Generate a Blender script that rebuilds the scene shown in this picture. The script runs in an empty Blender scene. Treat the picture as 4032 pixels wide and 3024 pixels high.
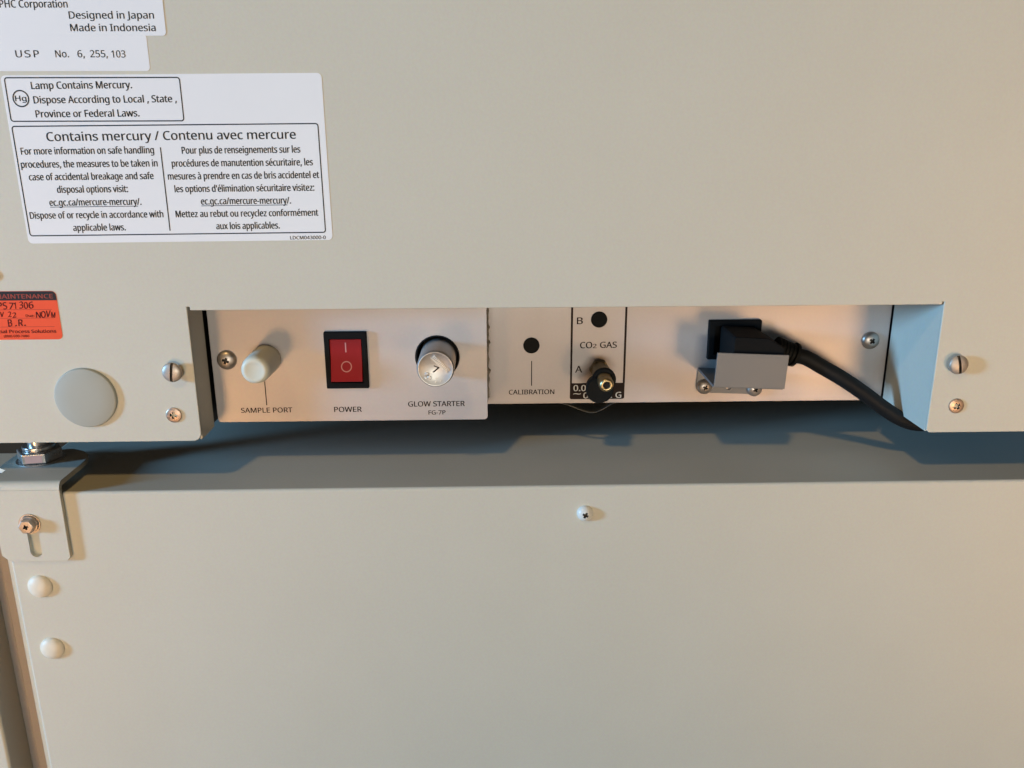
import bpy, bmesh, math, os, random
from mathutils import Vector, Matrix

random.seed(4)
sc = bpy.context.scene
COL = sc.collection
MM = 0.001                                   # everything below is written in millimetres

# ------------------------------------------------------------------ camera
cam_d = bpy.data.cameras.new("camera")
cam = bpy.data.objects.new("camera", cam_d)
COL.objects.link(cam)
cam_d.sensor_width = 36.0
cam_d.lens = 36.0 * 3350.0 / 4032.0
cam_d.clip_start, cam_d.clip_end = 0.01, 50.0


def look_matrix(pitch, roll, yaw, loc):
    p, r, w = (math.radians(v) for v in (pitch, roll, yaw))
    fwd = Vector((math.sin(w) * math.cos(p), math.cos(w) * math.cos(p), -math.sin(p)))
    right = Vector((math.cos(w), -math.sin(w), 0))
    up = right.cross(fwd)
    r2 = right * math.cos(r) + up * math.sin(r)
    u2 = up * math.cos(r) - right * math.sin(r)
    m = Matrix((r2, u2, -fwd)).transposed().to_4x4()
    m.translation = loc
    return m


cam.matrix_world = look_matrix(16.54, -0.195, 1.335, Vector((0, -391 * MM, 0)))
sc.camera = cam

# ------------------------------------------------------------------ light and exposure
vs = sc.view_settings
vs.view_transform = 'Standard'
vs.look = 'None'
vs.exposure = 0.0
vs.gamma = 1.0
vs.use_curve_mapping = False

world = bpy.data.worlds.new("World")
sc.world = world
world.use_nodes = True
bg = world.node_tree.nodes["Background"]
bg.inputs[0].default_value = (1.0, 0.93, 0.82, 1)
bg.inputs[1].default_value = 0.03


def area(name, loc, target, size, energy, color, spread=180):
    d = bpy.data.lights.new(name, 'AREA')
    d.shape = 'RECTANGLE'
    d.size, d.size_y = size
    d.energy = energy
    d.color = color
    d.spread = math.radians(spread)
    o = bpy.data.objects.new(name, d)
    COL.objects.link(o)
    o.location = loc
    o.rotation_euler = (Vector(target) - Vector(loc)).to_track_quat('-Z', 'Y').to_euler()
    return o


# window daylight raking in from the far left, two warm low lamps with cones narrowed to imitate a viewer's shadow between them, one ceiling light
area("window_light", (-2.35, -0.86, 0.22), (0, 0, -0.12), (0.30, 0.36), 69.0, (0.25, 0.58, 1.0))
area("warm_light_left", (-0.53, -1.10, -0.57), (-0.46, 0, -0.14), (0.28, 0.26), 0.57, (1.0, 0.56, 0.25), 52)
area("warm_light_right", (0.62, -1.10, -0.44), (0.46, 0, -0.07), (0.28, 0.26), 0.62, (1.0, 0.6, 0.3), 52)
area("front_fill", (0.0, -2.60, -0.21), (0.02, 0, -0.10), (0.8, 0.26), 18.8, (0.99, 0.98, 0.89))  # added frontal fill, stands in for light from the unseen room
area("ceiling_light", (-0.61, -1.55, 1.70), (0, 0, -0.12), (0.15, 0.15), 11.0, (1.0, 0.68, 0.3))

# ------------------------------------------------------------------ materials


def mat(name, color, rough=0.5, metal=0.0, bump=0.0, bscale=900.0, mottle=0.0, mscale=30.0,
        rvar=0.0, spec=0.5, sss=0.0, coat=0.0, stretch=None, grain=0.0, wave=0.0):
    m = bpy.data.materials.new(name)
    m.use_nodes = True
    nt = m.node_tree
    b = nt.nodes["Principled BSDF"]
    b.inputs["Base Color"].default_value = (*color, 1)
    b.inputs["Roughness"].default_value = rough
    b.inputs["Metallic"].default_value = metal
    b.inputs["Specular IOR Level"].default_value = spec
    if coat:
        b.inputs["Coat Weight"].default_value = coat
        b.inputs["Coat Roughness"].default_value = 0.15
    if sss:
        b.inputs["Subsurface Weight"].default_value = sss
        b.inputs["Subsurface Radius"].default_value = (0.004, 0.003, 0.002)
        b.inputs["Subsurface Scale"].default_value = 0.5
    geo = nt.nodes.new("ShaderNodeNewGeometry")
    vec = geo.outputs["Position"]
    if stretch:
        mp = nt.nodes.new("ShaderNodeMapping")
        mp.inputs["Scale"].default_value = stretch
        nt.links.new(vec, mp.inputs["Vector"])
        vec = mp.outputs["Vector"]
    if bump:
        n = nt.nodes.new("ShaderNodeTexNoise")
        n.inputs["Scale"].default_value = bscale
        n.inputs["Detail"].default_value = 3.0
        nt.links.new(vec, n.inputs["Vector"])
        bp = nt.nodes.new("ShaderNodeBump")
        bp.inputs["Strength"].default_value = bump
        bp.inputs["Distance"].default_value = 0.0002
        nt.links.new(n.outputs["Fac"], bp.inputs["Height"])
        if wave:
            n4 = nt.nodes.new("ShaderNodeTexNoise")
            n4.inputs["Scale"].default_value = 7.0
            n4.inputs["Detail"].default_value = 1.0
            nt.links.new(vec, n4.inputs["Vector"])
            bw = nt.nodes.new("ShaderNodeBump")
            bw.inputs["Strength"].default_value = 1.0
            bw.inputs["Distance"].default_value = wave
            nt.links.new(n4.outputs["Fac"], bw.inputs["Height"])
            nt.links.new(bw.outputs["Normal"], bp.inputs["Normal"])
        nt.links.new(bp.outputs["Normal"], b.inputs["Normal"])
    if mottle:
        n2 = nt.nodes.new("ShaderNodeTexNoise")
        n2.inputs["Scale"].default_value = mscale
        n2.inputs["Detail"].default_value = 6.0
        n2.inputs["Roughness"].default_value = 0.65
        nt.links.new(vec, n2.inputs["Vector"])
        mix = nt.nodes.new("ShaderNodeMix")
        mix.data_type = 'RGBA'
        mix.inputs["A"].default_value = tuple(c * (1 - mottle) for c in color) + (1,)
        mix.inputs["B"].default_value = tuple(min(1, c * (1 + mottle)) for c in color) + (1,)
        nt.links.new(n2.outputs["Fac"], mix.inputs["Factor"])
        out_c = mix.outputs["Result"]
        if grain:
            n3 = nt.nodes.new("ShaderNodeTexNoise")
            n3.inputs["Scale"].default_value = 800.0
            n3.inputs["Detail"].default_value = 2.0
            nt.links.new(vec, n3.inputs["Vector"])
            g = nt.nodes.new("ShaderNodeMix")
            g.data_type = 'RGBA'
            g.blend_type = 'OVERLAY'
            g.inputs["Factor"].default_value = grain
            nt.links.new(out_c, g.inputs["A"])
            nt.links.new(n3.outputs["Color"], g.inputs["B"])
            out_c = g.outputs["Result"]
        nt.links.new(out_c, b.inputs["Base Color"])
        if rvar:
            mr = nt.nodes.new("ShaderNodeMapRange")
            mr.inputs["From Min"].default_value = 0.3
            mr.inputs["From Max"].default_value = 0.7
            mr.inputs["To Min"].default_value = rough - rvar
            mr.inputs["To Max"].default_value = rough + rvar
            nt.links.new(n2.outputs["Fac"], mr.inputs["Value"])
            nt.links.new(mr.outputs["Result"], b.inputs["Roughness"])
    return m


M = {
    'paint': mat("beige_powder_paint", (0.665, 0.625, 0.515), 0.56, bump=0.30, bscale=650, mottle=0.035, mscale=24, rvar=0.03, grain=0.10, wave=0.002),
    'shelf_paint': mat("beige_top_paint", (0.665, 0.625, 0.515), 0.56, bump=0.30, bscale=650, mottle=0.035, mscale=20, rvar=0.03, grain=0.10, wave=0.002),
    'panel': mat("satin_panel", (0.50, 0.435, 0.40), 0.39, 0.22, bump=0.12, bscale=500, mottle=0.06, mscale=22, rvar=0.06, grain=0.06, wave=0.0008, spec=0.4),
    'nickel': mat("nickel_plated_steel", (0.52, 0.45, 0.39), 0.40, 0.9, mottle=0.16, mscale=400, rvar=0.12),
    'zinc': mat("zinc_plated_sheet", (0.20, 0.20, 0.20), 0.54, 0.5, bump=0.1, bscale=800, mottle=0.05, mscale=300, rvar=0.03),
    'aluminium': mat("spun_aluminium", (0.60, 0.57, 0.53), 0.45, 0.9, bump=0.15, bscale=700, mottle=0.10, mscale=150, rvar=0.08),
    'brass': mat("brass", (0.58, 0.45, 0.24), 0.33, 1.0, mottle=0.2, mscale=300, rvar=0.08),
    'dull_brass': mat("tarnished_brass", (0.22, 0.19, 0.12), 0.45, 0.9, mottle=0.2, mscale=250),
    'white_paint': mat("white_painted_steel", (0.80, 0.77, 0.69), 0.34, mottle=0.04, mscale=200),
    'cream': mat("cream_plastic", (0.86, 0.77, 0.61), 0.45, bump=0.45, bscale=450, mottle=0.08, mscale=250),
    'knob': mat("ivory_rubber", (0.74, 0.72, 0.59), 0.50, mottle=0.05, mscale=200, sss=0.15),
    'cover': mat("grey_beige_plastic", (0.45, 0.445, 0.38), 0.60, bump=0.1, bscale=700, mottle=0.03, mscale=60, spec=0.3),
    'black': mat("black_plastic", (0.009, 0.009, 0.009), 0.68, bump=0.2, bscale=900, mottle=0.15, mscale=80, spec=0.10),
    'rubber': mat("black_rubber", (0.007, 0.007, 0.006), 0.65, bump=0.2, bscale=700, mottle=0.2, mscale=90, spec=0.14),
    'pvc': mat("black_cable_jacket", (0.008, 0.009, 0.010), 0.58, bump=0.15, bscale=500, mottle=0.2, mscale=120, rvar=0.08, spec=0.22),
    'red': mat("red_rocker_plastic", (0.34, 0.010, 0.014), 0.5, mottle=0.08, mscale=200, spec=0.15),
    'mark': mat("pink_rocker_marking", (0.62, 0.27, 0.26), 0.5),
    'paper': mat("white_label_stock", (0.91, 0.91, 0.92), 0.42, mottle=0.02, mscale=60, grain=0.04),
    'orange': mat("fluorescent_orange_label", (0.95, 0.085, 0.016), 0.50, mottle=0.06, mscale=180),
    'ink': mat("black_label_ink", (0.028, 0.028, 0.030), 0.6, spec=0.2),
    'silk': mat("brown_black_silkscreen", (0.022, 0.012, 0.009), 0.6, spec=0.12),
    'white_ink': mat("white_silkscreen", (0.60, 0.58, 0.54), 0.5),
    'pen': mat("dark_red_pen_on_orange", (0.075, 0.007, 0.005), 0.6, spec=0.15),
    'faint': mat("faint_orange_rule", (0.55, 0.035, 0.008), 0.5),
    'orange_text': mat("orange_lettering", (0.34, 0.040, 0.022), 0.5),
    'recess': mat("screw_recess_shade", (0.06, 0.05, 0.04), 0.6, 0.5),  # shade of the deep cross and slot recesses put into the colour
    'bright_steel': mat("bright_plated_bolt", (0.70, 0.66, 0.62), 0.30, 0.95, mottle=0.1, mscale=200, rvar=0.08),
    'channel': mat("channel_warm_shade", (0.40, 0.33, 0.28), 0.55, bump=0.3, bscale=600, mottle=0.06, mscale=40, grain=0.1),  # rose tone puts the groove's warm-only light and shade into the colour
    'underside': mat("bounce_cutting_underside", (0.10, 0.10, 0.095), 0.6, mottle=0.1, mscale=40),  # darkened to cut bounce and deepen the shade in the gap
    'pink': mat("pink_patch", (0.86, 0.50, 0.42), 0.5, mottle=0.08, mscale=300),
    'dull_steel': mat("dull_tarnished_steel", (0.50, 0.43, 0.36), 0.50, 0.65, mottle=0.25, mscale=350, rvar=0.12),
    'coppery': mat("coppery_passivated_steel", (0.56, 0.41, 0.31), 0.42, 0.8, mottle=0.25, mscale=350, rvar=0.12),
    'hole': mat("dark_hole_lining", (0.010, 0.009, 0.008), 0.8),
    'caulk': mat("grey_seam_sealant", (0.26, 0.23, 0.18), 0.6, bump=0.6, bscale=400, mottle=0.3, mscale=350),
    'clear': mat("clear_plastic_strip", (0.12, 0.125, 0.12), 0.3, spec=0.3),
}

# ------------------------------------------------------------------ helpers
ORIGIN_OF = {}


def finish(o, verts_c, parent, group=None, label=None):
    """Put the object's origin at verts_c (mm, world) and parent it."""
    p = Vector((0, 0, 0))
    if parent is not None:
        o.parent = parent
        p = ORIGIN_OF[parent.name]
    o.location = (verts_c - p) * MM
    ORIGIN_OF[o.name] = verts_c.copy()
    if group:
        o["group"] = group
    if label:
        o["label"] = label
    return o


def root(name, label, cat, loc, group=None):
    o = bpy.data.objects.new(name, None)
    o.empty_display_size = 0.02
    COL.objects.link(o)
    o.location = Vector(loc) * MM
    ORIGIN_OF[o.name] = Vector(loc)
    o["label"] = label
    o["category"] = cat
    if group:
        o["group"] = group
    return o


def build(name, bm, material, parent, bevel=0.0, segs=3, smooth=35, group=None, label=None, cuts=(), cutmat=None):
    bmesh.ops.recalc_face_normals(bm, faces=bm.faces)
    lo = Vector((min(v.co.x for v in bm.verts), min(v.co.y for v in bm.verts), min(v.co.z for v in bm.verts)))
    hi = Vector((max(v.co.x for v in bm.verts), max(v.co.y for v in bm.verts), max(v.co.z for v in bm.verts)))
    c = (lo + hi) / 2
    for v in bm.verts:
        v.co = (v.co - c) * MM
    me = bpy.data.meshes.new(name)
    bm.to_mesh(me)
    bm.free()
    me.materials.append(material)
    o = bpy.data.objects.new(name, me)
    COL.objects.link(o)
    mods = []
    if bevel:
        md = o.modifiers.new("bevel", 'BEVEL')
        md.width = bevel * MM
        md.segments = segs
        md.limit_method = 'ANGLE'
        md.angle_limit = math.radians(40)
        mods.append(md)
    helpers = []
    for cb in cuts:
        bmesh.ops.recalc_face_normals(cb, faces=cb.faces)
        for v in cb.verts:
            v.co = (v.co - c) * MM
        cm = bpy.data.meshes.new("cutter")
        cb.to_mesh(cm)
        cb.free()
        cm.materials.append(cutmat or material)
        co = bpy.data.objects.new("cutter", cm)
        COL.objects.link(co)
        helpers.append(co)
        md = o.modifiers.new("cut", 'BOOLEAN')
        md.operation = 'DIFFERENCE'
        md.object = co
        md.solver = 'EXACT'
        md.material_mode = 'TRANSFER'
    if bevel or cuts:
        dg = bpy.context.evaluated_depsgraph_get()
        dg.update()
        nm = bpy.data.meshes.new_from_object(o.evaluated_get(dg))
        o.modifiers.clear()
        o.data = nm
        bpy.data.meshes.remove(me)
        nm.name = name
        me = nm
    for h in helpers:
        hm = h.data
        bpy.data.objects.remove(h)
        bpy.data.meshes.remove(hm)
    b2 = bmesh.new()
    b2.from_mesh(me)
    lim = math.radians(smooth)
    for e in b2.edges:
        if len(e.link_faces) == 2:
            e.smooth = e.calc_face_angle(0) < lim
    for f in b2.faces:
        f.smooth = True
    b2.to_mesh(me)
    b2.free()
    if bevel or cuts:
        wn = o.modifiers.new("weighted_normal", 'WEIGHTED_NORMAL')
        wn.weight = 100
        wn.keep_sharp = True
    return finish(o, c, parent, group, label)


def box(bm, x0, x1, y0, y1, z0, z1, rot=0.0, pivot=None):
    vs_ = [Vector((x, y, z)) for x in (x0, x1) for y in (y0, y1) for z in (z0, z1)]
    if rot:
        pv = Vector(pivot)
        rm = Matrix.Rotation(math.radians(rot), 3, 'Y')
        vs_ = [rm @ (v - pv) + pv for v in vs_]
    v = [bm.verts.new(p) for p in vs_]
    for q in ((0, 1, 3, 2), (4, 6, 7, 5), (0, 4, 5, 1), (2, 3, 7, 6), (0, 2, 6, 4), (1, 5, 7, 3)):
        bm.faces.new([v[i] for i in q])
    return v


def bx(*a, **k):
    bm = bmesh.new()
    box(bm, *a, **k)
    return bm


def prism(outline, y0, y1, bm=None):
    """Outline in (x, z), extruded from y0 to y1."""
    bm = bm or bmesh.new()
    a = [bm.verts.new((x, y0, z)) for x, z in outline]
    b = [bm.verts.new((x, y1, z)) for x, z in outline]
    n = len(outline)
    bm.faces.new(a)
    bm.faces.new(b[::-1])
    for i in range(n):
        j = (i + 1) % n
        bm.faces.new((a[i], b[i], b[j], a[j]))
    return bm


def rrect(x0, x1, z0, z1, r, rot=0.0, n=6):
    """Rounded rectangle outline; r is one radius or four (tl, tr, br, bl)."""
    rs = r if isinstance(r, (tuple, list)) else (r,) * 4
    pts = []
    for (cx, cz, a0, rr) in ((x0 + rs[0], z1 - rs[0], 180, rs[0]), (x1 - rs[1], z1 - rs[1], 90, rs[1]),
                             (x1 - rs[2], z0 + rs[2], 0, rs[2]), (x0 + rs[3], z0 + rs[3], -90, rs[3])):
        if rr <= 0.01:
            pts.append((cx, cz))
            continue
        for k in range(n + 1):
            a = math.radians(a0 - 90 * k / n)
            pts.append((cx + rr * math.cos(a), cz + rr * math.sin(a)))
    if rot:
        mx, mz = (x0 + x1) / 2, (z0 + z1) / 2
        ca, sa = math.cos(math.radians(rot)), math.sin(math.radians(rot))
        pts = [(mx + (x - mx) * ca - (z - mz) * sa, mz + (x - mx) * sa + (z - mz) * ca) for x, z in pts]
    return pts


def lathe(profile, cx, cz, y0, n=48, bm=None, sx=1.0):
    """Revolve (radius, height towards the viewer) round the y axis through (cx, cz); y0 is the mounting plane."""
    bm = bm or bmesh.new()
    rings = []
    for r, h in profile:
        if r < 1e-6:
            rings.append([bm.verts.new((cx, y0 - h, cz))])
        else:
            rings.append([bm.verts.new((cx + r * math.cos(2 * math.pi * k / n) * sx, y0 - h,
                                        cz + r * math.sin(2 * math.pi * k / n))) for k in range(n)])
    for a, b in zip(rings, rings[1:]):
        if len(a) == 1 and len(b) == 1:
            continue
        for k in range(n):
            j = (k + 1) % n
            if len(a) == 1:
                bm.faces.new((a[0], b[k], b[j]))
            elif len(b) == 1:
                bm.faces.new((a[k], a[j], b[0]))
            else:
                bm.faces.new((a[k], a[j], b[j], b[k]))
    for rr in (rings[0], rings[-1]):
        if len(rr) > 2:
            bm.faces.new(rr)
    return bm


def dome(r, h, rim=0.5, n=10):
    """Profile of a domed head: closed at the back."""
    pts = [(0, 0), (r, 0), (r, rim)]
    for k in range(1, n + 1):
        a = math.pi / 2 * k / n
        pts.append((r * math.cos(a) if k < n else 0, rim + (h - rim) * math.sin(a)))
    return pts


def cross_cutter(cx, cz, y_top, size, depth, ang):
    """Two tapered wedges making a Phillips recess (front end wider)."""
    out = []
    for q in (0, 90):
        bm = bmesh.new()
        w = size * 0.27
        a = math.radians(ang + q)
        ux, uz = math.cos(a), math.sin(a)
        vx, vz = -uz, ux
        vs_ = []
        for (L, W, y) in ((size * 0.5, w * 0.62, y_top - 1.2), (size * 0.22, w * 0.40, y_top + depth)):
            for s, t in ((-1, -1), (1, -1), (1, 1), (-1, 1)):
                vs_.append(bm.verts.new((cx + ux * L * s + vx * W * t, y, cz + uz * L * s + vz * W * t)))
        bm.faces.new(vs_[:4])
        bm.faces.new(vs_[4:][::-1])
        for k in range(4):
            j = (k + 1) % 4
            bm.faces.new((vs_[k], vs_[4 + k], vs_[4 + j], vs_[j]))
        out.append(bm)
    return out


def tube(path, radius, n=20, bm=None, closed_ends=True):
    """Round bar along a list of points; radius is one number or a list."""
    bm = bm or bmesh.new()
    P = [Vector(p) for p in path]
    rad = radius if isinstance(radius, (list, tuple)) else [radius] * len(P)
    t0 = (P[1] - P[0]).normalized()
    ref = t0.orthogonal().normalized()
    rings = []
    for i, p in enumerate(P):
        t = (P[min(i + 1, len(P) - 1)] - P[max(i - 1, 0)]).normalized()
        ref = (ref - t * ref.dot(t)).normalized()
        bi = t.cross(ref)
        rings.append([bm.verts.new(p + (ref * math.cos(2 * math.pi * k / n) + bi * math.sin(2 * math.pi * k / n)) * rad[i])
                      for k in range(n)])
    for a, b in zip(rings, rings[1:]):
        for k in range(n):
            j = (k + 1) % n
            bm.faces.new((a[k], a[j], b[j], b[k]))
    if closed_ends:
        bm.faces.new(rings[0][::-1])
        bm.faces.new(rings[-1])
    return bm


def spline(pts, per=10):
    P = [Vector(p) for p in pts]
    P = [P[0] * 2 - P[1]] + P + [P[-1] * 2 - P[-2]]
    out = []
    for i in range(1, len(P) - 2):
        a, b, c, d = P[i - 1:i + 3]
        for k in range(per):
            t = k / per
            out.append(0.5 * ((2 * b) + (c - a) * t + (2 * a - 5 * b + 4 * c - d) * t * t + (3 * b - a - 3 * c + d) * t ** 3))
    out.append(P[-2])
    return out


# text: humanist sans that ships with Blender, built-in font otherwise
FONT = None
try:
    FONT = bpy.data.fonts.load(os.path.join(bpy.utils.system_resource('DATAFILES'), 'fonts',
                                            'NotoSansHebrew-Regular.woff2'))
except Exception:
    FONT = None
CAPH = {}


def raw_text(body, weight, spacing=1.0):
    cu = bpy.data.curves.new("lettering", 'FONT')
    cu.body = body
    if FONT:
        cu.font = FONT
    cu.offset = weight
    cu.resolution_u = 4
    cu.space_character = spacing
    o = bpy.data.objects.new("lettering", cu)
    COL.objects.link(o)
    dg = bpy.context.evaluated_depsgraph_get()
    dg.update()
    me = bpy.data.meshes.new_from_object(o.evaluated_get(dg))
    bpy.data.objects.remove(o)
    bpy.data.curves.remove(cu)
    return me


def cap_height():
    if 'H' not in CAPH:
        me = raw_text("H", 0.0)
        CAPH['H'] = max(v.co.y for v in me.vertices) - min(v.co.y for v in me.vertices)
        bpy.data.meshes.remove(me)
    return CAPH['H']


def text_into(bm, body, x0, x1, z, cap, y, weight=0.012, rot=0.0, pivot=None, underline=False, shear=0.0, wob=0.0):
    """One line of writing facing the viewer: left x0, right x1, baseline z, capital height cap.
    weight thickens the strokes: the same letters struck again a hair to the side."""
    me = raw_text(body, 0.0)
    xs = [v.co.x for v in me.vertices]
    lo, hi = min(xs), max(xs)
    sx = (x1 - x0) / (hi - lo)
    sz = cap / cap_height()
    pv = Vector(pivot) if pivot else Vector(((x0 + x1) / 2, 0, z))
    ca, sa = math.cos(math.radians(rot)), math.sin(math.radians(rot))

    def tf(px_, pz_, yy):
        dx, dz = px_ - pv.x, pz_ - pv.z
        return (pv.x + dx * ca - dz * sa, yy, pv.z + dx * sa + dz * ca)
    d_ = weight * cap * 1.5
    strikes = [(0, 0)] if weight <= 0 else [(-d_, -d_ * 0.4), (d_, d_ * 0.4), (0, 0)]
    for n_, (ox, oz) in enumerate(strikes):
        yy = y - n_ * 0.004
        idx = []
        for v in me.vertices:
            X = x0 + (v.co.x - lo) * sx + shear * v.co.y * sz + ox
            Z = z + v.co.y * sz + (wob * math.sin(X * 1.7) if wob else 0) + oz
            idx.append(bm.verts.new(tf(X, Z, yy)))
        for p in me.polygons:
            try:
                bm.faces.new([idx[i] for i in p.vertices])
            except ValueError:
                pass
    bpy.data.meshes.remove(me)
    if underline:
        q = [bm.verts.new(tf(X, Z, y)) for X, Z in ((x0, z - 0.45), (x1 - 1.6, z - 0.45), (x1 - 1.6, z - 0.72), (x0, z - 0.72))]
        bm.faces.new(q)


def flat_poly(bm, outline, y):
    bm.faces.new([bm.verts.new((x, y, z)) for x, z in outline])


def frame_line(bm, x0, x1, z0, z1, r, t, y, rot=0.0):
    a = rrect(x0, x1, z0, z1, r, rot)
    b = rrect(x0 + t, x1 - t, z0 + t, z1 - t, max(r - t, 0.1), rot)
    va = [bm.verts.new((x, y, z)) for x, z in a]
    vb = [bm.verts.new((x, y, z)) for x, z in b]
    for i in range(len(a)):
        j = (i + 1) % len(a)
        bm.faces.new((va[i], va[j], vb[j], vb[i]))


def ring_flat(bm, cx, cz, r0, r1, y, n=40):
    a = [bm.verts.new((cx + r0 * math.cos(2 * math.pi * k / n), y, cz + r0 * math.sin(2 * math.pi * k / n))) for k in range(n)]
    b = [bm.verts.new((cx + r1 * math.cos(2 * math.pi * k / n), y, cz + r1 * math.sin(2 * math.pi * k / n))) for k in range(n)]
    for k in range(n):
        j = (k + 1) % n
        bm.faces.new((a[k], a[j], b[j], b[k]))


def ink(name, bm, material, parent, group=None, label=None):
    o = build(name, bm, material, parent, group=group, label=label)
    # writing must face the viewer
    me = o.data
    b2 = bmesh.new()
    b2.from_mesh(me)
    for f in b2.faces:
        if f.normal.y > 0:
            f.normal_flip()
    b2.to_mesh(me)
    b2.free()
    return o


# ------------------------------------------------------------------ upper cabinet
upper = root("upper_incubator", "beige upper incubator with white warning labels above a recessed connection panel",
             "incubator", (20, 300, -143))

# front sheet with the notch cut out of its lower edge
NX0, NX1, NZ, BZ = -141.3, 213.5, -79.1, -143.4
out = [(-264, 260), (340, 260), (340, BZ), (NX1 + 1.6, BZ), (NX1 + 0.1, BZ + 1.6), (NX1, NZ + 1.4), (NX1 - 0.9, NZ + 1.4), (NX1 - 0.9, NZ),
       (NX0 + 1.3, NZ), (NX0 + 1.3, NZ + 1.7), (NX0, NZ + 1.7)]
for k in range(0, 7):
    a = math.radians(0 - 90 * k / 6)
    out.append((NX0 - 4.2 + 4.2 * math.cos(a), BZ + 4.2 + 4.2 * math.sin(a)))
out.append((-264, BZ))
back_panel = build("back_panel", prism(out, 0, 1.6), M['paint'], upper, bevel=0.45, segs=2)

bm = bmesh.new()
box(bm, NX0 - 1.3, NX0 - 0.1, 1.65, 20.4, BZ + 0.3, -70)
build("notch_wall", bm, M['paint'], back_panel, bevel=0.3, segs=2)
bm = bmesh.new()
box(bm, NX1 + 0.1, NX1 + 1.4, 1.65, 49.2, BZ + 0.3, -70)
box(bm, NX1 + 1.45, NX1 + 5.0, 1.65, 49.2, BZ + 0.1, BZ + 1.3)
build("notch_wall", bm, M['paint'], back_panel, bevel=0.3, segs=2)

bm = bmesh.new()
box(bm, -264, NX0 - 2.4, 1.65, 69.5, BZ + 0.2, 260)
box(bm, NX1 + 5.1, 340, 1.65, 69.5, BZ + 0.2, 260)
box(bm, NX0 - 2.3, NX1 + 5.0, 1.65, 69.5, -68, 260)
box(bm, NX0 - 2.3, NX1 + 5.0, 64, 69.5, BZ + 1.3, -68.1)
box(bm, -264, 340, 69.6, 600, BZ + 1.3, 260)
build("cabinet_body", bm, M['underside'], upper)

# connection panel (right, deep in the recess)
PY = 50.0
conn = build("connection_panel", prism(rrect(-3.5, NX1 - 0.6, -142.2, -69, 0.05), PY, PY + 13.5), M['panel'], upper, bevel=1.1)
# control panel (left, a box that stands forward of the connection panel)
CY = 22.0
hole_c = (-27.7, -108.2)
ctrl = build("control_panel", prism(rrect(-139.9, -2.9, -141.4, -69, (0.05, 0.05, 1.8, 1.8)), CY, PY + 12), M['panel'], upper,
             bevel=1.2, cuts=[lathe([(11.2, -26), (11.2, 6)], hole_c[0], hole_c[1], CY)])
# sealant along the seam between the two
bm = bmesh.new()
pts, rad = [], []
z = -72
while z > -139:
    pts.append((-2.75 + random.uniform(-0.2, 0.5), 48.8 + random.uniform(-0.4, 0.3), z))
    rad.append(random.choice((0.5, 0.7, 0.9, 1.5 if random.random() < 0.3 else 0.6)))
    z -= random.uniform(0.7, 1.9)
tube(pts, rad, 8, bm)
build("seam_sealant", bm, M['caulk'], ctrl)


# writing on the two panels
def words(parent, material, rows, y, weight=0.020):
    for body, x0, x1, z, cap in rows:
        bm_ = bmesh.new()
        text_into(bm_, body, x0, x1, z, cap, y, weight)
        ink("printed_word", bm_, material, parent)


yc = CY - 0.06
words(ctrl, M['silk'], [('SAMPLE PORT', -127.8, -102.0, -136.5, 2.6), ('POWER', -80.8, -66.9, -136.6, 2.7),
                        ('GLOW STARTER', -43.2, -14.5, -134.1, 2.7), ('FG-7P', -33.0, -24.4, -138.5, 2.2)], yc)
bm = bmesh.new()
flat_poly(bm, [(-114.9, -113), (-114.4, -113), (-114.4, -132.6), (-114.9, -132.6)], yc)
ink("pointer_line", bm, M['silk'], ctrl)

yp = PY - 0.06
words(conn, M['silk'], [('CALIBRATION', 8.6, 33.2, -136.9, 2.6), ('B', 44.9, 47.9, -98.2, 3.6), ('A', 44.4, 48.1, -124.9, 3.7),
                        ('CO', 46.8, 53.2, -111.4, 3.4), ('2', 53.6, 55.6, -111.4, 2.3), ('GAS', 57.5, 66.4, -111.3, 3.3)], yp)
bm = bmesh.new()
flat_poly(bm, [(20.6, -118.2), (21.1, -118.2), (21.1, -132.1), (20.6, -132.1)], yp)
ink("pointer_line", bm, M['silk'], conn)
bm = bmesh.new()
flat_poly(bm, [(41.6, -80), (42.75, -80), (42.75, -130.9), (41.7, -130.9)], yp)
flat_poly(bm, [(70.35, -80), (71.5, -80), (71.5, -130.9), (70.35, -130.9)], yp)
flat_poly(bm, rrect(41.7, 71.4, -140.0, -130.9, (0.02, 0.02, 1.0, 1.0)), yp)
pressure_box = ink("printed_frame", bm, M['silk'], conn)
words(pressure_box, M['white_ink'], [('0.0', 43.7, 50.3, -135.3, 3.3), ('~', 43.7, 47.6, -138.6, 3.4), ('0.1', 49.1, 55.4, -139.5, 3.2),
                           ('MPa', 56.4, 62.6, -139.4, 3.1), ('.', 64.0, 64.7, -139.4, 3.2), ('G', 66.7, 69.7, -139.4, 3.3)], PY - 0.12)


# ------------------------------------------------------------------ screws, caps, plugs
def pan_screw(name, cx, cz, y, r, h, size, ang, material, parent, label=None, depth=1.6, rim=0.5):
    return build(name, lathe(dome(r, h, rim), cx, cz, y), material, parent, smooth=40, label=label,
                 cuts=cross_cutter(cx, cz, y - h, size, depth, ang), cutmat=M['recess'])


pan_screw("pan_head_screw", -132.3, -108.6, CY, 4.9, 2.9, 4.6, 70, M['nickel'], ctrl, "dull dome-headed cross screw left of the sample port")
pan_screw("pan_head_screw", 203.2, -108.4, PY, 4.8, 2.9, 4.4, 52, M['nickel'], conn, "shiny dome-headed cross screw at the right of the connection panel")


def flat_screw(cx, cz, ang, label):
    prof = [(0, 0), (3.7, 0), (3.7, 0.55), (3.3, 0.85), (1.5, 1.0), (0, 1.02)]
    return build("countersunk_screw", lathe(prof, cx, cz, 0), M['coppery'], back_panel, label=label,
                 cuts=cross_cutter(cx, cz, -1.0, 4.6, 1.8, ang), cutmat=M['recess'])


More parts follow.
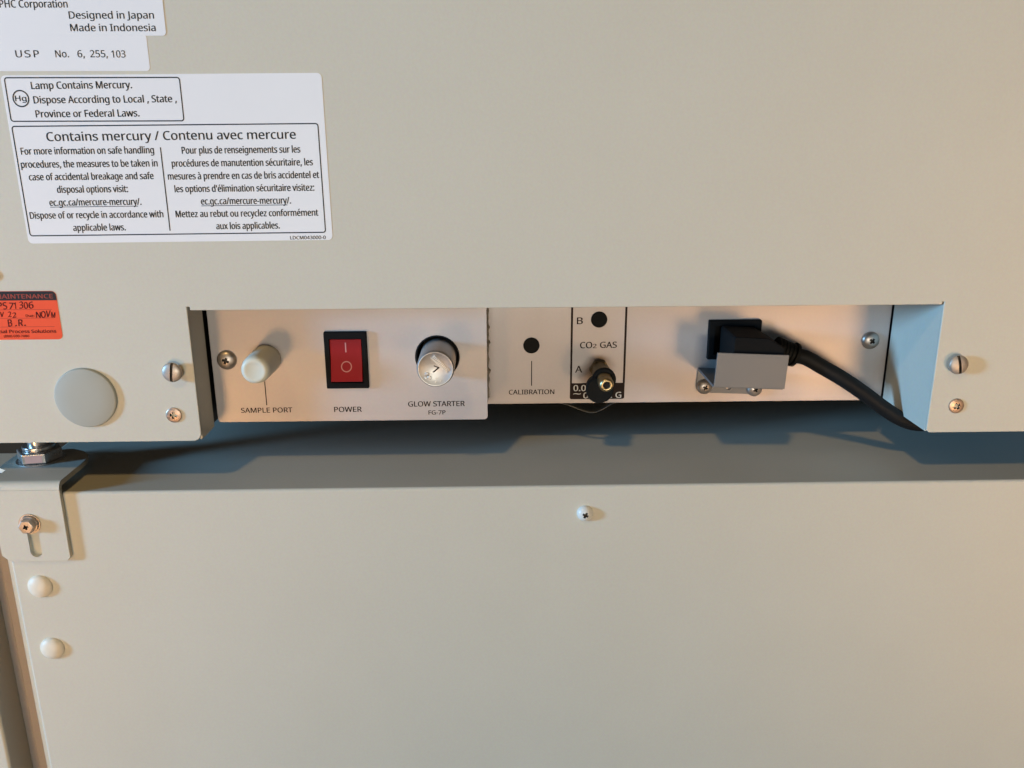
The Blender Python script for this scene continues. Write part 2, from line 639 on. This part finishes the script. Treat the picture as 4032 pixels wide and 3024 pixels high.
flat_screw(-153.1, -129.9, 78, "flat cross-head screw near the lower left notch corner")
flat_screw(226.5, -129.5, 35, "flat cross-head screw near the lower right notch corner")


def slotted_screw(cx, cz, ang, label):
    prof = [(0, 0), (3.2, 0), (3.2, 1.8), (4.3, 2.0), (4.65, 2.5), (4.65, 3.3)]
    for k in range(1, 9):
        a = math.pi / 2 * k / 8
        prof.append((4.65 * math.cos(a) if k < 8 else 0, 3.3 + 1.4 * math.sin(a)))
    cut = bx(cx - 0.65, cx + 0.65, -9, -3.2, cz - 8, cz + 8, rot=ang, pivot=(cx, 0, cz))
    return build("slotted_screw", lathe(prof, cx, cz, 0), M['dull_steel'], back_panel, label=label, cuts=[cut], cutmat=M['recess'])


slotted_screw(-150.4, -107.9, 7, "raised slotted screw left of the recess")
slotted_screw(223.0, -107.9, -12, "raised slotted screw right of the recess")

build("hole_cover", lathe([(0, 0), (14.6, 0), (14.6, 0.9), (14.2, 1.5), (13.4, 1.8), (7, 2.2), (0, 2.35)], -193.4, -120.7, 0, 72),
      M['cover'], back_panel)
build("plug_button", lathe(dome(2.8, 1.2, 0.3), -226.6, -62.0, 0), M['cover'], back_panel)

# blanking plugs
for cx, cz, lab in ((20.7, -109.6, "black blanking plug above CALIBRATION"), (56.6, -95.8, "black blanking plug beside the letter B")):
    build("hole_plug", lathe([(0, 0), (4.35, 0), (4.35, 0.4), (4.0, 0.7), (2.6, 0.62), (0, 0.55)], cx, cz, PY), M['rubber'], conn, label=lab)

# sample port stopper: tapered ivory rubber knob
kx, kz = -112.7, -108.2
stopper = build("sample_port_stopper", lathe([(0, 0), (7.0, 0), (7.2, 1.0), (7.2, 6.0), (6.9, 19.5), (6.5, 21.6), (5.7, 22.6), (4.6, 22.9),
                                    (3.9, 22.6), (0, 22.5)], kx, kz, CY - 0.02, 64), M['knob'], None, smooth=50)
stopper["label"] = "ivory rubber stopper sticking out above the SAMPLE PORT lettering"
stopper["category"] = "stopper"

# power switch
sw = build("power_switch", prism(rrect(-83.4, -62.3, -123.6, -94.5, 0.0), CY - 2.3, CY - 0.02), M['black'], ctrl, bevel=0.5,
           cuts=[bx(-80.9, -64.8, CY - 6, CY - 0.8, -120.6, -98.0)])
bm = bmesh.new()
# rocker: O side pressed in at the top, I side standing proud at the bottom, slightly V-shaped
x0, x1, zt, zm, zb = -80.6, -65.0, -98.3, -109.0, -119.4
prof = [(CY - 0.6, zt), (CY - 1.9, zt), (CY - 2.0, zm), (CY - 4.6, zb), (CY - 0.6, zb)]
a = [bm.verts.new((x0, y_, z_)) for y_, z_ in prof]
b = [bm.verts.new((x1, y_, z_)) for y_, z_ in prof]
bm.faces.new(a)
bm.faces.new(b[::-1])
for i in range(5):
    j = (i + 1) % 5
    bm.faces.new((a[i], b[i], b[j], a[j]))
rocker = build("rocker", bm, M['red'], sw, bevel=0.35, segs=2)
bm = bmesh.new()
y_i = CY - 2.03
v = [bm.verts.new(p) for p in ((-73.1, y_i, -99.9), (-72.5, y_i, -99.9), (-72.5, y_i, -104.8), (-73.1, y_i, -104.8))]
bm.faces.new(v)
n = 36
zc = -112.0
slope = (2.6) / (zm - zb)
ra, rb = [], []
for k in range(n):
    t = 2 * math.pi * k / n
    for lst, rr in ((ra, 2.2), (rb, 2.7)):
        zz = zc + rr * math.sin(t)
        lst.append(bm.verts.new((-72.8 + rr * math.cos(t), CY - 2.0 - slope * max(0, zm - zz) - 0.06, zz)))
for k in range(n):
    j = (k + 1) % n
    bm.faces.new((ra[k], ra[j], rb[j], rb[k]))
ink("rocker_marking", bm, M['mark'], sw)

# glow starter in its socket
gx, gz = -27.3, -108.2
build("starter_socket", lathe([(11.1, -25), (11.1, -0.3), (10.7, -0.1), (10.4, -0.4), (10.2, -25)], hole_c[0], hole_c[1], CY, 64), M['hole'], ctrl)
st = build("glow_starter", lathe([(0, -20), (9.0, -20), (9.0, 21.2), (8.75, 22.3), (8.3, 22.8), (7.9, 22.8), (7.5, 22.5), (0, 22.5)],
                                 gx, gz, CY, 72), M['aluminium'], None, smooth=45)
st["label"] = "silver cylindrical glow starter in a round black socket beside the red switch"
st["category"] = "glow starter"
bm = bmesh.new()
yf = CY - 22.56
# stamped bar with ridges, the stamped 7 and small stampings at the lower left
ang = -45.0
ca, sa = math.cos(math.radians(ang)), math.sin(math.radians(ang))


def stp(u, w):
    return (gx + u * ca - w * sa, gz + u * sa + w * ca)


for k in range(12):
    u = -4.9 + k * 0.85
    prism([stp(u, 2.9), stp(u + 0.34, 2.9), stp(u + 0.34, 4.5), stp(u, 4.5)], yf - 0.30, yf + 0.05, bm)
prism([stp(-5.3, 2.3), stp(5.2, 2.3), stp(5.2, 2.7), stp(-5.3, 2.7)], yf - 0.14, yf + 0.05, bm)
for (u, w, r_) in ((-1.0, -4.6, 1.1), (0.9, -5.0, 1.0), (0.0, -6.4, 0.7)):
    cx, cz = stp(u, w)
    lathe([(0, -0.05), (r_, -0.05), (r_ * 0.8, 0.10), (0, 0.13)], cx, cz, yf, 20, bm)
for (u, w) in ((3.2, -3.6), (5.6, -3.0), (4.2, -5.0)):
    prism([stp(u, w), stp(u + 0.4, w), stp(u + 0.4, w + 1.0), stp(u, w + 1.0)], yf - 0.15, yf + 0.05, bm)
build("end_stamping", bm, M['aluminium'], st)
bm = bmesh.new()
cx, cz = gx + 0.1, gz - 0.1
text_into(bm, "7", cx - 1.3, cx + 1.3, cz - 1.8, 3.3, yf - 0.03, 0.03, rot=-22, pivot=(cx, 0, cz))
ink("stamped_numeral", bm, M['silk'], st)

# carbon dioxide inlet: hex base, stem, barb
ix, iz = 57.4, -123.0
inlet = build("gas_inlet", lathe([(0, 0), (5.6, 0), (5.6, 3.5)], ix, iz, PY, 6), M['dull_brass'], conn, bevel=0.4, label="brass gas inlet fitting below the CO2 GAS lettering")
build("inlet_stem", lathe([(4.6, 3.4), (4.6, 14), (4.2, 14.5), (4.2, 20), (3.2, 20.2)], ix, iz, PY, 40), M['dull_brass'], inlet)
build("inlet_barb", lathe([(3.9, 20.2), (3.9, 26), (3.2, 27.5), (3.2, 29), (3.8, 29.8), (3.75, 32.5), (3.4, 33.8), (2.8, 34.4), (2.2, 34.5), (1.80, 34.3),
                           (1.75, 24)], ix - 0.5, iz + 0.9, PY, 48), M['brass'], inlet, smooth=50)
build("bore_shade_plug", lathe([(0, 24), (1.69, 24), (1.69, 33.6), (0, 33.6)], ix - 0.5, iz + 0.9, PY, 32), M['hole'], inlet)  # dark plug stands in for the shade inside the open barb

# mains socket behind the plug
sock = build("power_inlet", prism(rrect(114.9, 142.9, -117.6, -96.3, 0.0), PY - 3.2, PY - 0.05), M['black'], conn, bevel=0.5,
             cuts=[bx(118, 139.8, PY - 8, PY - 0.8, -114.8, -99.2)])

# Z-shaped plug retainer: foot on the panel, shelf, upright plate in front of the plug
rot = 2.6
pv = (128.5, 0, -124)
foot_out = rrect(110.8, 146.4, -137.2, -123.6, (0.02, 0.02, 4.5, 4.5), 0)
bm = bmesh.new()
prism(foot_out, PY - 1.3, PY - 0.05, bm)
for v in bm.verts:
    r_ = Matrix.Rotation(math.radians(rot), 3, 'Y')
    v.co = r_ @ (v.co - Vector(pv)) + Vector(pv)
hole = lathe([(1.3, -3), (1.3, 5)], 128.0, -133.9, PY, 24)
ret = build("plug_retainer", bm, M['zinc'], conn, bevel=0.25, segs=2, cuts=[hole])
build("retainer_shelf", bx(110.8, 146.6, 17.2, PY - 1.32, -124.9, -123.6, rot=rot, pivot=pv), M['zinc'], ret, bevel=0.2, segs=2)
bm = bx(111.0, 147.0, 16.0, 17.18, -124.2, -106.6, rot=rot, pivot=pv)
build("retainer_plate", bm, M['zinc'], ret, bevel=0.2, segs=2)
pan_screw("retainer_screw", 114.6, -133.1, PY - 1.3, 4.2, 2.9, 3.8, 62, M['nickel'], ret)
pan_screw("retainer_screw", 142.0, -134.6, PY - 1.3, 4.2, 2.9, 3.8, 30, M['nickel'], ret)

# ------------------------------------------------------------------ stickers on the upper cabinet


def sticker(name, outline, material, label, y=0.0, t=0.16):
    return build(name, prism(outline, y - t, y - 0.01), material, back_panel, label=label)


YS = -0.22
ROT3 = 0.35
lab3 = sticker("warning_label", rrect(-208.8, -72.3, -47.4, 24.0, 2.0, ROT3), M['paper'],
               "large white warning label about mercury disposal in English and French")
NOTICE = [
    ('Lamp Contains Mercury.', -196.6, -153.9, 18.2, 2.9), ('Dispose According to Local , State ,', -196.5, -135.5, 12.4, 2.9),
    ('Province or Federal Laws.', -196.5, -152.2, 6.6, 2.9), ('Hg', -204.2, -199.5, 13.2, 2.2),
    ('Contains mercury / Contenu avec mercure', -193.4, -85.4, -3.1, 3.7),
    ('For more information on safe handling', -205.4, -147.8, -8.9, 2.9), ('procedures, the measures to be taken in', -206.3, -146.9, -14.5, 2.9),
    ('case of accidental breakage and safe', -203.7, -149.3, -19.9, 2.9), ('disposal options visit:', -192.3, -161.3, -25.4, 2.9),
    ('ec.gc.ca/mercure-mercury/.', -196.5, -156.1, -31.0, 2.9), ('Dispose of or recycle in accordance with', -206.0, -147.0, -36.6, 2.9),
    ('applicable laws.', -187.7, -164.5, -42.2, 2.9), ('Pour plus de renseignements sur les', -135.6, -83.9, -8.8, 2.9),
    ('procédures de manutention sécuritaire, les', -140.6, -78.8, -14.3, 2.9), ('mesures à prendre en cas de bris accidentel et', -142.9, -76.4, -19.8, 2.9),
    ("les options d'élimination sécuritaire visitez:", -140.6, -78.9, -25.3, 2.9), ('ec.gc.ca/mercure-mercury/.', -129.6, -89.7, -30.8, 2.9),
    ('Mettez au rebut ou recyclez conformément', -141.4, -77.9, -36.3, 2.9), ('aux lois applicables.', -123.9, -95.6, -41.8, 2.9),
    ('LDCM043000-0', -91.2, -75.2, -46.6, 1.5)]
for body, x0, x1, z, cap in NOTICE:
    bm = bmesh.new()
    text_into(bm, body, x0, x1, z, cap, YS, 0.018 if cap > 3 else 0.024, rot=ROT3, underline=body.startswith('ec.gc'))
    if body == 'Hg':
        ring_flat(bm, -201.8, 14.2, 3.0, 3.55, YS)
    ink("printed_line", bm, M['ink'], lab3)
for (x0, x1, z0, z1) in ((-207.7, -133.0, 4.6, 22.9), (-207.7, -75.0, -44.2, 3.4)):
    bm = bmesh.new()
    frame_line(bm, x0, x1, z0, z1, 1.4, 0.5, YS, ROT3 if x1 > -100 else 0.0)
    if x1 > -100:
        flat_poly(bm, [(-145.0, -6.2), (-144.5, -6.2), (-144.5, -42.4), (-145.0, -42.4)], YS)
    ink("printed_frame", bm, M['ink'], lab3)

lab1 = sticker("origin_label", rrect(-262, -136.8, 39.3, 110, 1.6), M['paper'], "white label at the top left reading Designed in Japan, Made in Indonesia", t=0.24)
for body, x0, x1, z, cap in (('PHC Corporation', -204.4, -176.4, 50.3, 2.9), ('Designed in Japan', -176.4, -141.1, 46.0, 2.8),
                             ('Made in Indonesia', -176.5, -141.0, 41.1, 2.8)):
    bm = bmesh.new()
    text_into(bm, body, x0, x1, z, cap, -0.30, 0.018)
    ink("printed_line", bm, M['ink'], lab1)

lab2 = sticker("patent_label", rrect(-262, -145.3, 25.3, 39.9, 1.6), M['paper'], "narrow white patent label reading USP No. 6, 255, 103", t=0.12)
for body, x0, x1, z, cap in (('U', -201.1, -198.5, 30.8, 2.8), ('S', -197.3, -194.9, 30.8, 2.8), ('P', -193.5, -191.3, 30.8, 2.8),
                             ('No.', -184.4, -178.8, 30.8, 2.8), ('6,', -175.1, -172.2, 30.8, 2.8), ('255,', -169.8, -162.5, 30.8, 2.8),
                             ('103', -160.8, -155.0, 30.7, 2.8)):
    bm = bmesh.new()
    text_into(bm, body, x0, x1, z, cap, -0.18, 0.012)
    ink("printed_word", bm, M['ink'], lab2)

lab4 = sticker("maintenance_sticker", rrect(-256, -200.0, -92.2, -69.4, 2.2), M['orange'], "bright orange maintenance sticker with handwritten dates")
bm = bmesh.new()
flat_poly(bm, rrect(-255.9, -200.1, -73.7, -69.5, (2.0, 2.0, 0.02, 0.02)), -0.20)
band = ink("printed_band", bm, M['ink'], lab4)
bm = bmesh.new()
text_into(bm, 'PREVENTIVE MAINTENANCE', -250.4, -201.6, -72.8, 2.0, -0.25, 0.03)
ink("printed_word", bm, M['orange_text'], band)
bm = bmesh.new()
for z in (-77.9, -81.9, -86.0):
    flat_poly(bm, [(-255, z), (-203, z), (-203, z - 0.22), (-255, z - 0.22)], -0.19)
ink("printed_rule", bm, M['faint'], lab4)
for body, x0, x1, z, cap, w in (('Due:', -215.3, -211.4, -81.4, 1.1, 0.02), ('Professional Process Solutions', -240.1, -202.6, -89.0, 1.5, 0.035),
                                ('(888) 690-7080', -226.9, -215.3, -91.0, 1.1, 0.02)):
    bm = bmesh.new()
    text_into(bm, body, x0, x1, z, cap, -0.24, w)
    ink("printed_line", bm, M['pen'], lab4)
for body, x0, x1, z, cap in (('PS71306', -227.3, -211.0, -77.6, 3.0), ('NOV 22', -230.9, -219.6, -81.5, 2.5),
                             ('NOVM', -210.8, -201.9, -81.7, 2.9), ('B.R.', -224.1, -214.8, -85.8, 3.0)):
    bm = bmesh.new()
    step = (x1 - x0) / len(body)
    for q, ch in enumerate(body):
        if ch == ' ':
            continue
        w_ = step * (0.28 if ch in '.1I' else random.uniform(0.72, 0.92))
        xa = x0 + q * step + (step - w_) / 2 * random.uniform(0.4, 1.4)
        hgt = cap if ch == '.' else cap * random.uniform(0.86, 1.1)
        text_into(bm, ch, xa, xa + w_, z + random.uniform(-0.2, 0.25), hgt, -0.24, 0.020, rot=random.uniform(-9, 9), shear=random.uniform(0.0, 0.22))
    ink("handwritten_line", bm, M['pen'], lab4)

# ------------------------------------------------------------------ lower cabinet
LZ = -169.4
lower = root("lower_incubator", "beige lower incubator with its top edge below the recess and a bracket at its corner",
             "incubator", (40, 300, -700))
LX = -243.7
casing = build("cabinet_casing", bx(LX, 360, 0, 600, -720, LZ), M['shelf_paint'], lower, bevel=1.6, segs=4)
bm = bmesh.new()
box(bm, LX - 3.0, LX - 0.05, 2.4, 60, -720, LZ - 1.5)
build("panel_hem", bm, M['paint'], lower, bevel=0.8)
bm = bmesh.new()
box(bm, LX - 10.5, LX - 3.05, 7.5, 60, -720, LZ - 1.5)
box(bm, LX - 18.05, LX - 10.55, 13.5, 60, -720, LZ - 1.5)
build("side_channel", bm, M['channel'], lower, bevel=1.2)
build("corner_post", bx(LX - 60, LX - 18.0, -4.5, 60, -720, LZ - 1.5), M['paint'], lower, bevel=1.5)

pan_screw("pan_head_screw", 45.6, -184.2, 0, 4.1, 3.4, 4.3, 62, M['white_paint'], casing, "white painted cross screw centred under the top edge", rim=0.4)
for cx, cz, lab in ((-230.9, -220.8, "upper of two cream dome caps below the bracket"), (-230.3, -256.9, "lower of two cream dome caps below the bracket")):
    build("dome_cap", lathe([(0, 0), (6.2, 0), (6.2, 0.5), (5.75, 1.3), (4.7, 2.1), (3.0, 2.75), (1.5, 3.0), (0, 3.05)], cx, cz, 0), M['cream'], casing, smooth=60, label=lab)

# stacking bracket: upright plate with a slot, bent back into a flange with rounded ears
bz = -163.0
out = [(-246.2, -167), (-212.0, -167), (-212.0, -203.4), (-213.6, -205.4), (-241.8, -205.4), (-245.6, -202.2)]
slot = bmesh.new()
prism(rrect(-231.2, -225.5, -203.0, -181.0, 2.8), -6, -0.02, slot)
brk = build("stacking_bracket", prism(out, -2.8, -0.1), M['paint'], lower, bevel=0.4, segs=2, cuts=[slot])
bm = bmesh.new()
# bend and flange as one swept profile (y, z), from plate up and back
prof_o, prof_i = [], []
for k in range(0, 7):
    a = math.radians(180 - 90 * k / 6)
    prof_o.append((0.8 + 3.6 * math.cos(a), bz - 3.6 + 3.6 * math.sin(a)))
    prof_i.append((0.8 + 0.9 * math.cos(a), bz - 3.6 + 0.9 * math.sin(a)))
loop = [(-2.8, -166.9)] + prof_o + [(14, bz)] + [(14, bz - 2.7)] + prof_i[::-1] + [(-0.1, -166.9)]
a = [bm.verts.new((-246.2, y_, z_)) for y_, z_ in loop]
b = [bm.verts.new((-212.0, y_, z_)) for y_, z_ in loop]
bm.faces.new(a)
bm.faces.new(b[::-1])
for i in range(len(loop)):
    j = (i + 1) % len(loop)
    bm.faces.new((a[i], b[i], b[j], a[j]))
build("bracket_bend", bm, M['paint'], brk)
fl = [(-252, 17.5), (-246.3, 14.02), (-212.0, 14.02), (-211.6, 20), (-212.2, 29), (-214.5, 35.5), (-219, 40.5), (-226, 44), (-253, 45)]
bm = bmesh.new()
a = [bm.verts.new((x, y_, bz)) for x, y_ in fl]
b = [bm.verts.new((x, y_, bz - 2.7)) for x, y_ in fl]
bm.faces.new(a)
bm.faces.new(b[::-1])
for i in range(len(fl)):
    j = (i + 1) % len(fl)
    bm.faces.new((a[i], b[i], b[j], a[j]))
build("bracket_flange", bm, M['paint'], brk, bevel=0.4, segs=2)

# hexagon bolt on the flange with a washer above it
hx, hy = -236.2, 29.3


def vertical_hex(r, z0, z1, turn, chamfer=0.0):
    bm_ = bmesh.new()
    layers = []
    for zz, rr in (((z0, r - chamfer), (z0 + chamfer, r), (z1 - chamfer, r), (z1, r - chamfer)) if chamfer else ((z0, r), (z1, r))):
        layers.append([bm_.verts.new((hx + rr * math.cos(math.radians(turn + 60 * k)), hy + rr * math.sin(math.radians(turn + 60 * k)), zz)) for k in range(6)])
    for p, q in zip(layers, layers[1:]):
        for k in range(6):
            j = (k + 1) % 6
            bm_.faces.new((p[k], p[j], q[j], q[k]))
    bm_.faces.new(layers[0][::-1])
    bm_.faces.new(layers[-1])
    return bm_


def vertical_disc(r, z0, z1, n=40, y=None):
    bm_ = bmesh.new()
    yy = hy if y is None else y
    p = [bm_.verts.new((hx + r * math.cos(2 * math.pi * k / n), yy + r * math.sin(2 * math.pi * k / n), z0)) for k in range(n)]
    q = [bm_.verts.new((hx + r * math.cos(2 * math.pi * k / n), yy + r * math.sin(2 * math.pi * k / n), z1)) for k in range(n)]
    for k in range(n):
        j = (k + 1) % n
        bm_.faces.new((p[k], p[j], q[j], q[k]))
    bm_.faces.new(p[::-1])
    bm_.faces.new(q)
    return bm_


bolt = build("hex_bolt", vertical_hex(10.97, bz + 0.4, bz + 6.3, 9, 0.5), M['bright_steel'], brk, bevel=0.3, label="large shiny hexagon bolt on the bracket flange")
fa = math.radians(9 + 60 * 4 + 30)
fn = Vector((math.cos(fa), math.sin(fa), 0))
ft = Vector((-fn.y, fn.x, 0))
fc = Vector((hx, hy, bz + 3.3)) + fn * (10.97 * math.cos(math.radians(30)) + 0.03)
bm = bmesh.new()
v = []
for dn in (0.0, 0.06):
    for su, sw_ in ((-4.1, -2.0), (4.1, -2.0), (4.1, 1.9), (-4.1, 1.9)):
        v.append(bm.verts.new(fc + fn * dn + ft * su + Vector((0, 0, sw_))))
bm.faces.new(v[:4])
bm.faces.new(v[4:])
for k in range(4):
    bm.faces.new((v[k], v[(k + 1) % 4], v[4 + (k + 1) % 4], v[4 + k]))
build("pink_mark", bm, M['pink'], bolt, label="pink mark on the front face of the bolt")  # thin pink patch set on one flat of the bolt
build("washer", vertical_disc(11.6, bz + 0.02, bz + 0.39), M['bright_steel'], bolt)
build("bolt_shank", vertical_disc(5.0, bz + 6.32, BZ - 0.1), M['bright_steel'], bolt)
build("lock_ring", vertical_disc(7.8, bz + 6.32, bz + 8.4), M['bright_steel'], bolt, bevel=0.4)

# adjusting screw through the slot: washer, spring ring, hexagon head with a cross recess
sx_, sz_ = -228.9, -184.7
adj = build("adjusting_screw", lathe([(0, 3.4), (3.9, 3.4), (3.9, 6.6), (3.5, 7.0), (0, 7.0)], sx_, sz_, -0.1, 6), M['nickel'], brk,
            bevel=0.3, cuts=cross_cutter(sx_, sz_, -7.1, 3.6, 1.4, 20), cutmat=M['recess'])
build("washer", lathe([(0, 2.72), (5.3, 2.72), (5.3, 3.3), (0, 3.3)], sx_, sz_, -0.1), M['nickel'], adj)
build("lock_ring", lathe([(0, 3.32), (4.5, 3.32), (4.5, 4.3), (0, 4.3)], sx_, sz_, -0.1), M['nickel'], adj, bevel=0.15, segs=1)

# ------------------------------------------------------------------ power cord, dust cap, clear strip
cord = root("power_cord", "black power cord with a right-angle plug held by a grey metal bracket", "power cord", (130, 32, -106))
plug_out = [(120.6, -99.6), (121.4, -98.6), (138.0, -99.6), (141.5, -101.6), (146.5, -104.6), (146.5, -113.6), (141.5, -115.6), (138.0, -116.8), (121.4, -117.6), (120.6, -116.8)]
build("plug_body", prism(plug_out, 19.4, 45.5), M['black'], cord, bevel=1.6, segs=4)
d = Vector((155.6, 30, -109.3)) - Vector((146.2, 31, -107.0))
p0 = Vector((145.4, 31, -107.6))
dirn = Vector((1, -0.02, -0.34)).normalized()
path, rad = [], []
L = 0.0
for k in range(5):
    base = 6.3 - 0.18 * k
    for (s, rr) in ((0.0, base), (1.35, base), (1.40, base - 0.9), (1.95, base - 0.9)):
        path.append(p0 + dirn * (L + s))
        rad.append(rr)
    L += 2.0
path += [p0 + dirn * L, p0 + dirn * (L + 1.6), p0 + dirn * (L + 1.7), p0 + dirn * (L + 2.4)]
rad += [6.4, 6.2, 4.9, 4.7]
build("strain_relief", tube(path, rad, 28), M['rubber'], cord)
cable_pts = [p0 + dirn * (L + 2.0), Vector((161.5, 29, -112.4)), Vector((168.6, 28, -116.3)), Vector((181.0, 27, -123.4)), Vector((192.5, 27, -131.0)),
             Vector((203.4, 27, -138.9)), Vector((212.5, 27, -144.6)), Vector((222.0, 28, -148.3)), Vector((233.0, 30, -149.0)), Vector((252, 35, -148.6)), Vector((300, 60, -148.4))]
build("cable", tube(spline(cable_pts, 10), 3.95, 24), M['pvc'], cord)

cap = root("dust_cap", "black rubber dust cap hanging by its strap from the brass gas inlet", "dust cap", (55, 27, -128))
dcx, dcz = 54.7, -127.2
build("cap_disc", lathe([(0, -8), (5.9, -8), (6.3, -7), (7.1, -1), (7.1, 0.6), (6.6, 1.4), (3.0, 1.2), (0, 1.1)], dcx, dcz, 25.5, 56), M['rubber'], cap, smooth=45)
bm = bmesh.new()
lathe([(4.0, 0), (5.9, 0.0), (6.1, 0.6), (6.1, 2.2), (5.7, 2.8), (4.2, 2.8), (3.95, 2.2), (4.0, 0)], ix - 0.4, iz + 0.8, 28.6, 48, bm)
bmesh.ops.remove_doubles(bm, verts=bm.verts, dist=1e-4)
build("cap_strap", bm, M['rubber'], cap, smooth=45)

strip = bmesh.new()
path = spline([(34, 53, -142.3), (41, 50, -143.6), (49, 48, -146.2), (53.5, 47.5, -147.2), (58.2, 47.5, -146.0), (63, 48.5, -143.6), (67, 51, -142.3)], 8)
for i, p in enumerate(path):
    pass
prev = None
for p in path:
    cur = [strip.verts.new((p.x, p.y + dy, p.z + dz)) for dy, dz in ((0, 0.0), (0, 0.28), (2.4, 0.28), (2.4, 0.0))]
    if prev:
        for k in range(4):
            j = (k + 1) % 4
            strip.faces.new((prev[k], prev[j], cur[j], cur[k]))
    else:
        strip.faces.new(cur)
    prev = cur
strip.faces.new(prev[::-1])
build("clear_strip", strip, M['clear'], upper, label="thin clear plastic strip sagging below the gas inlet")
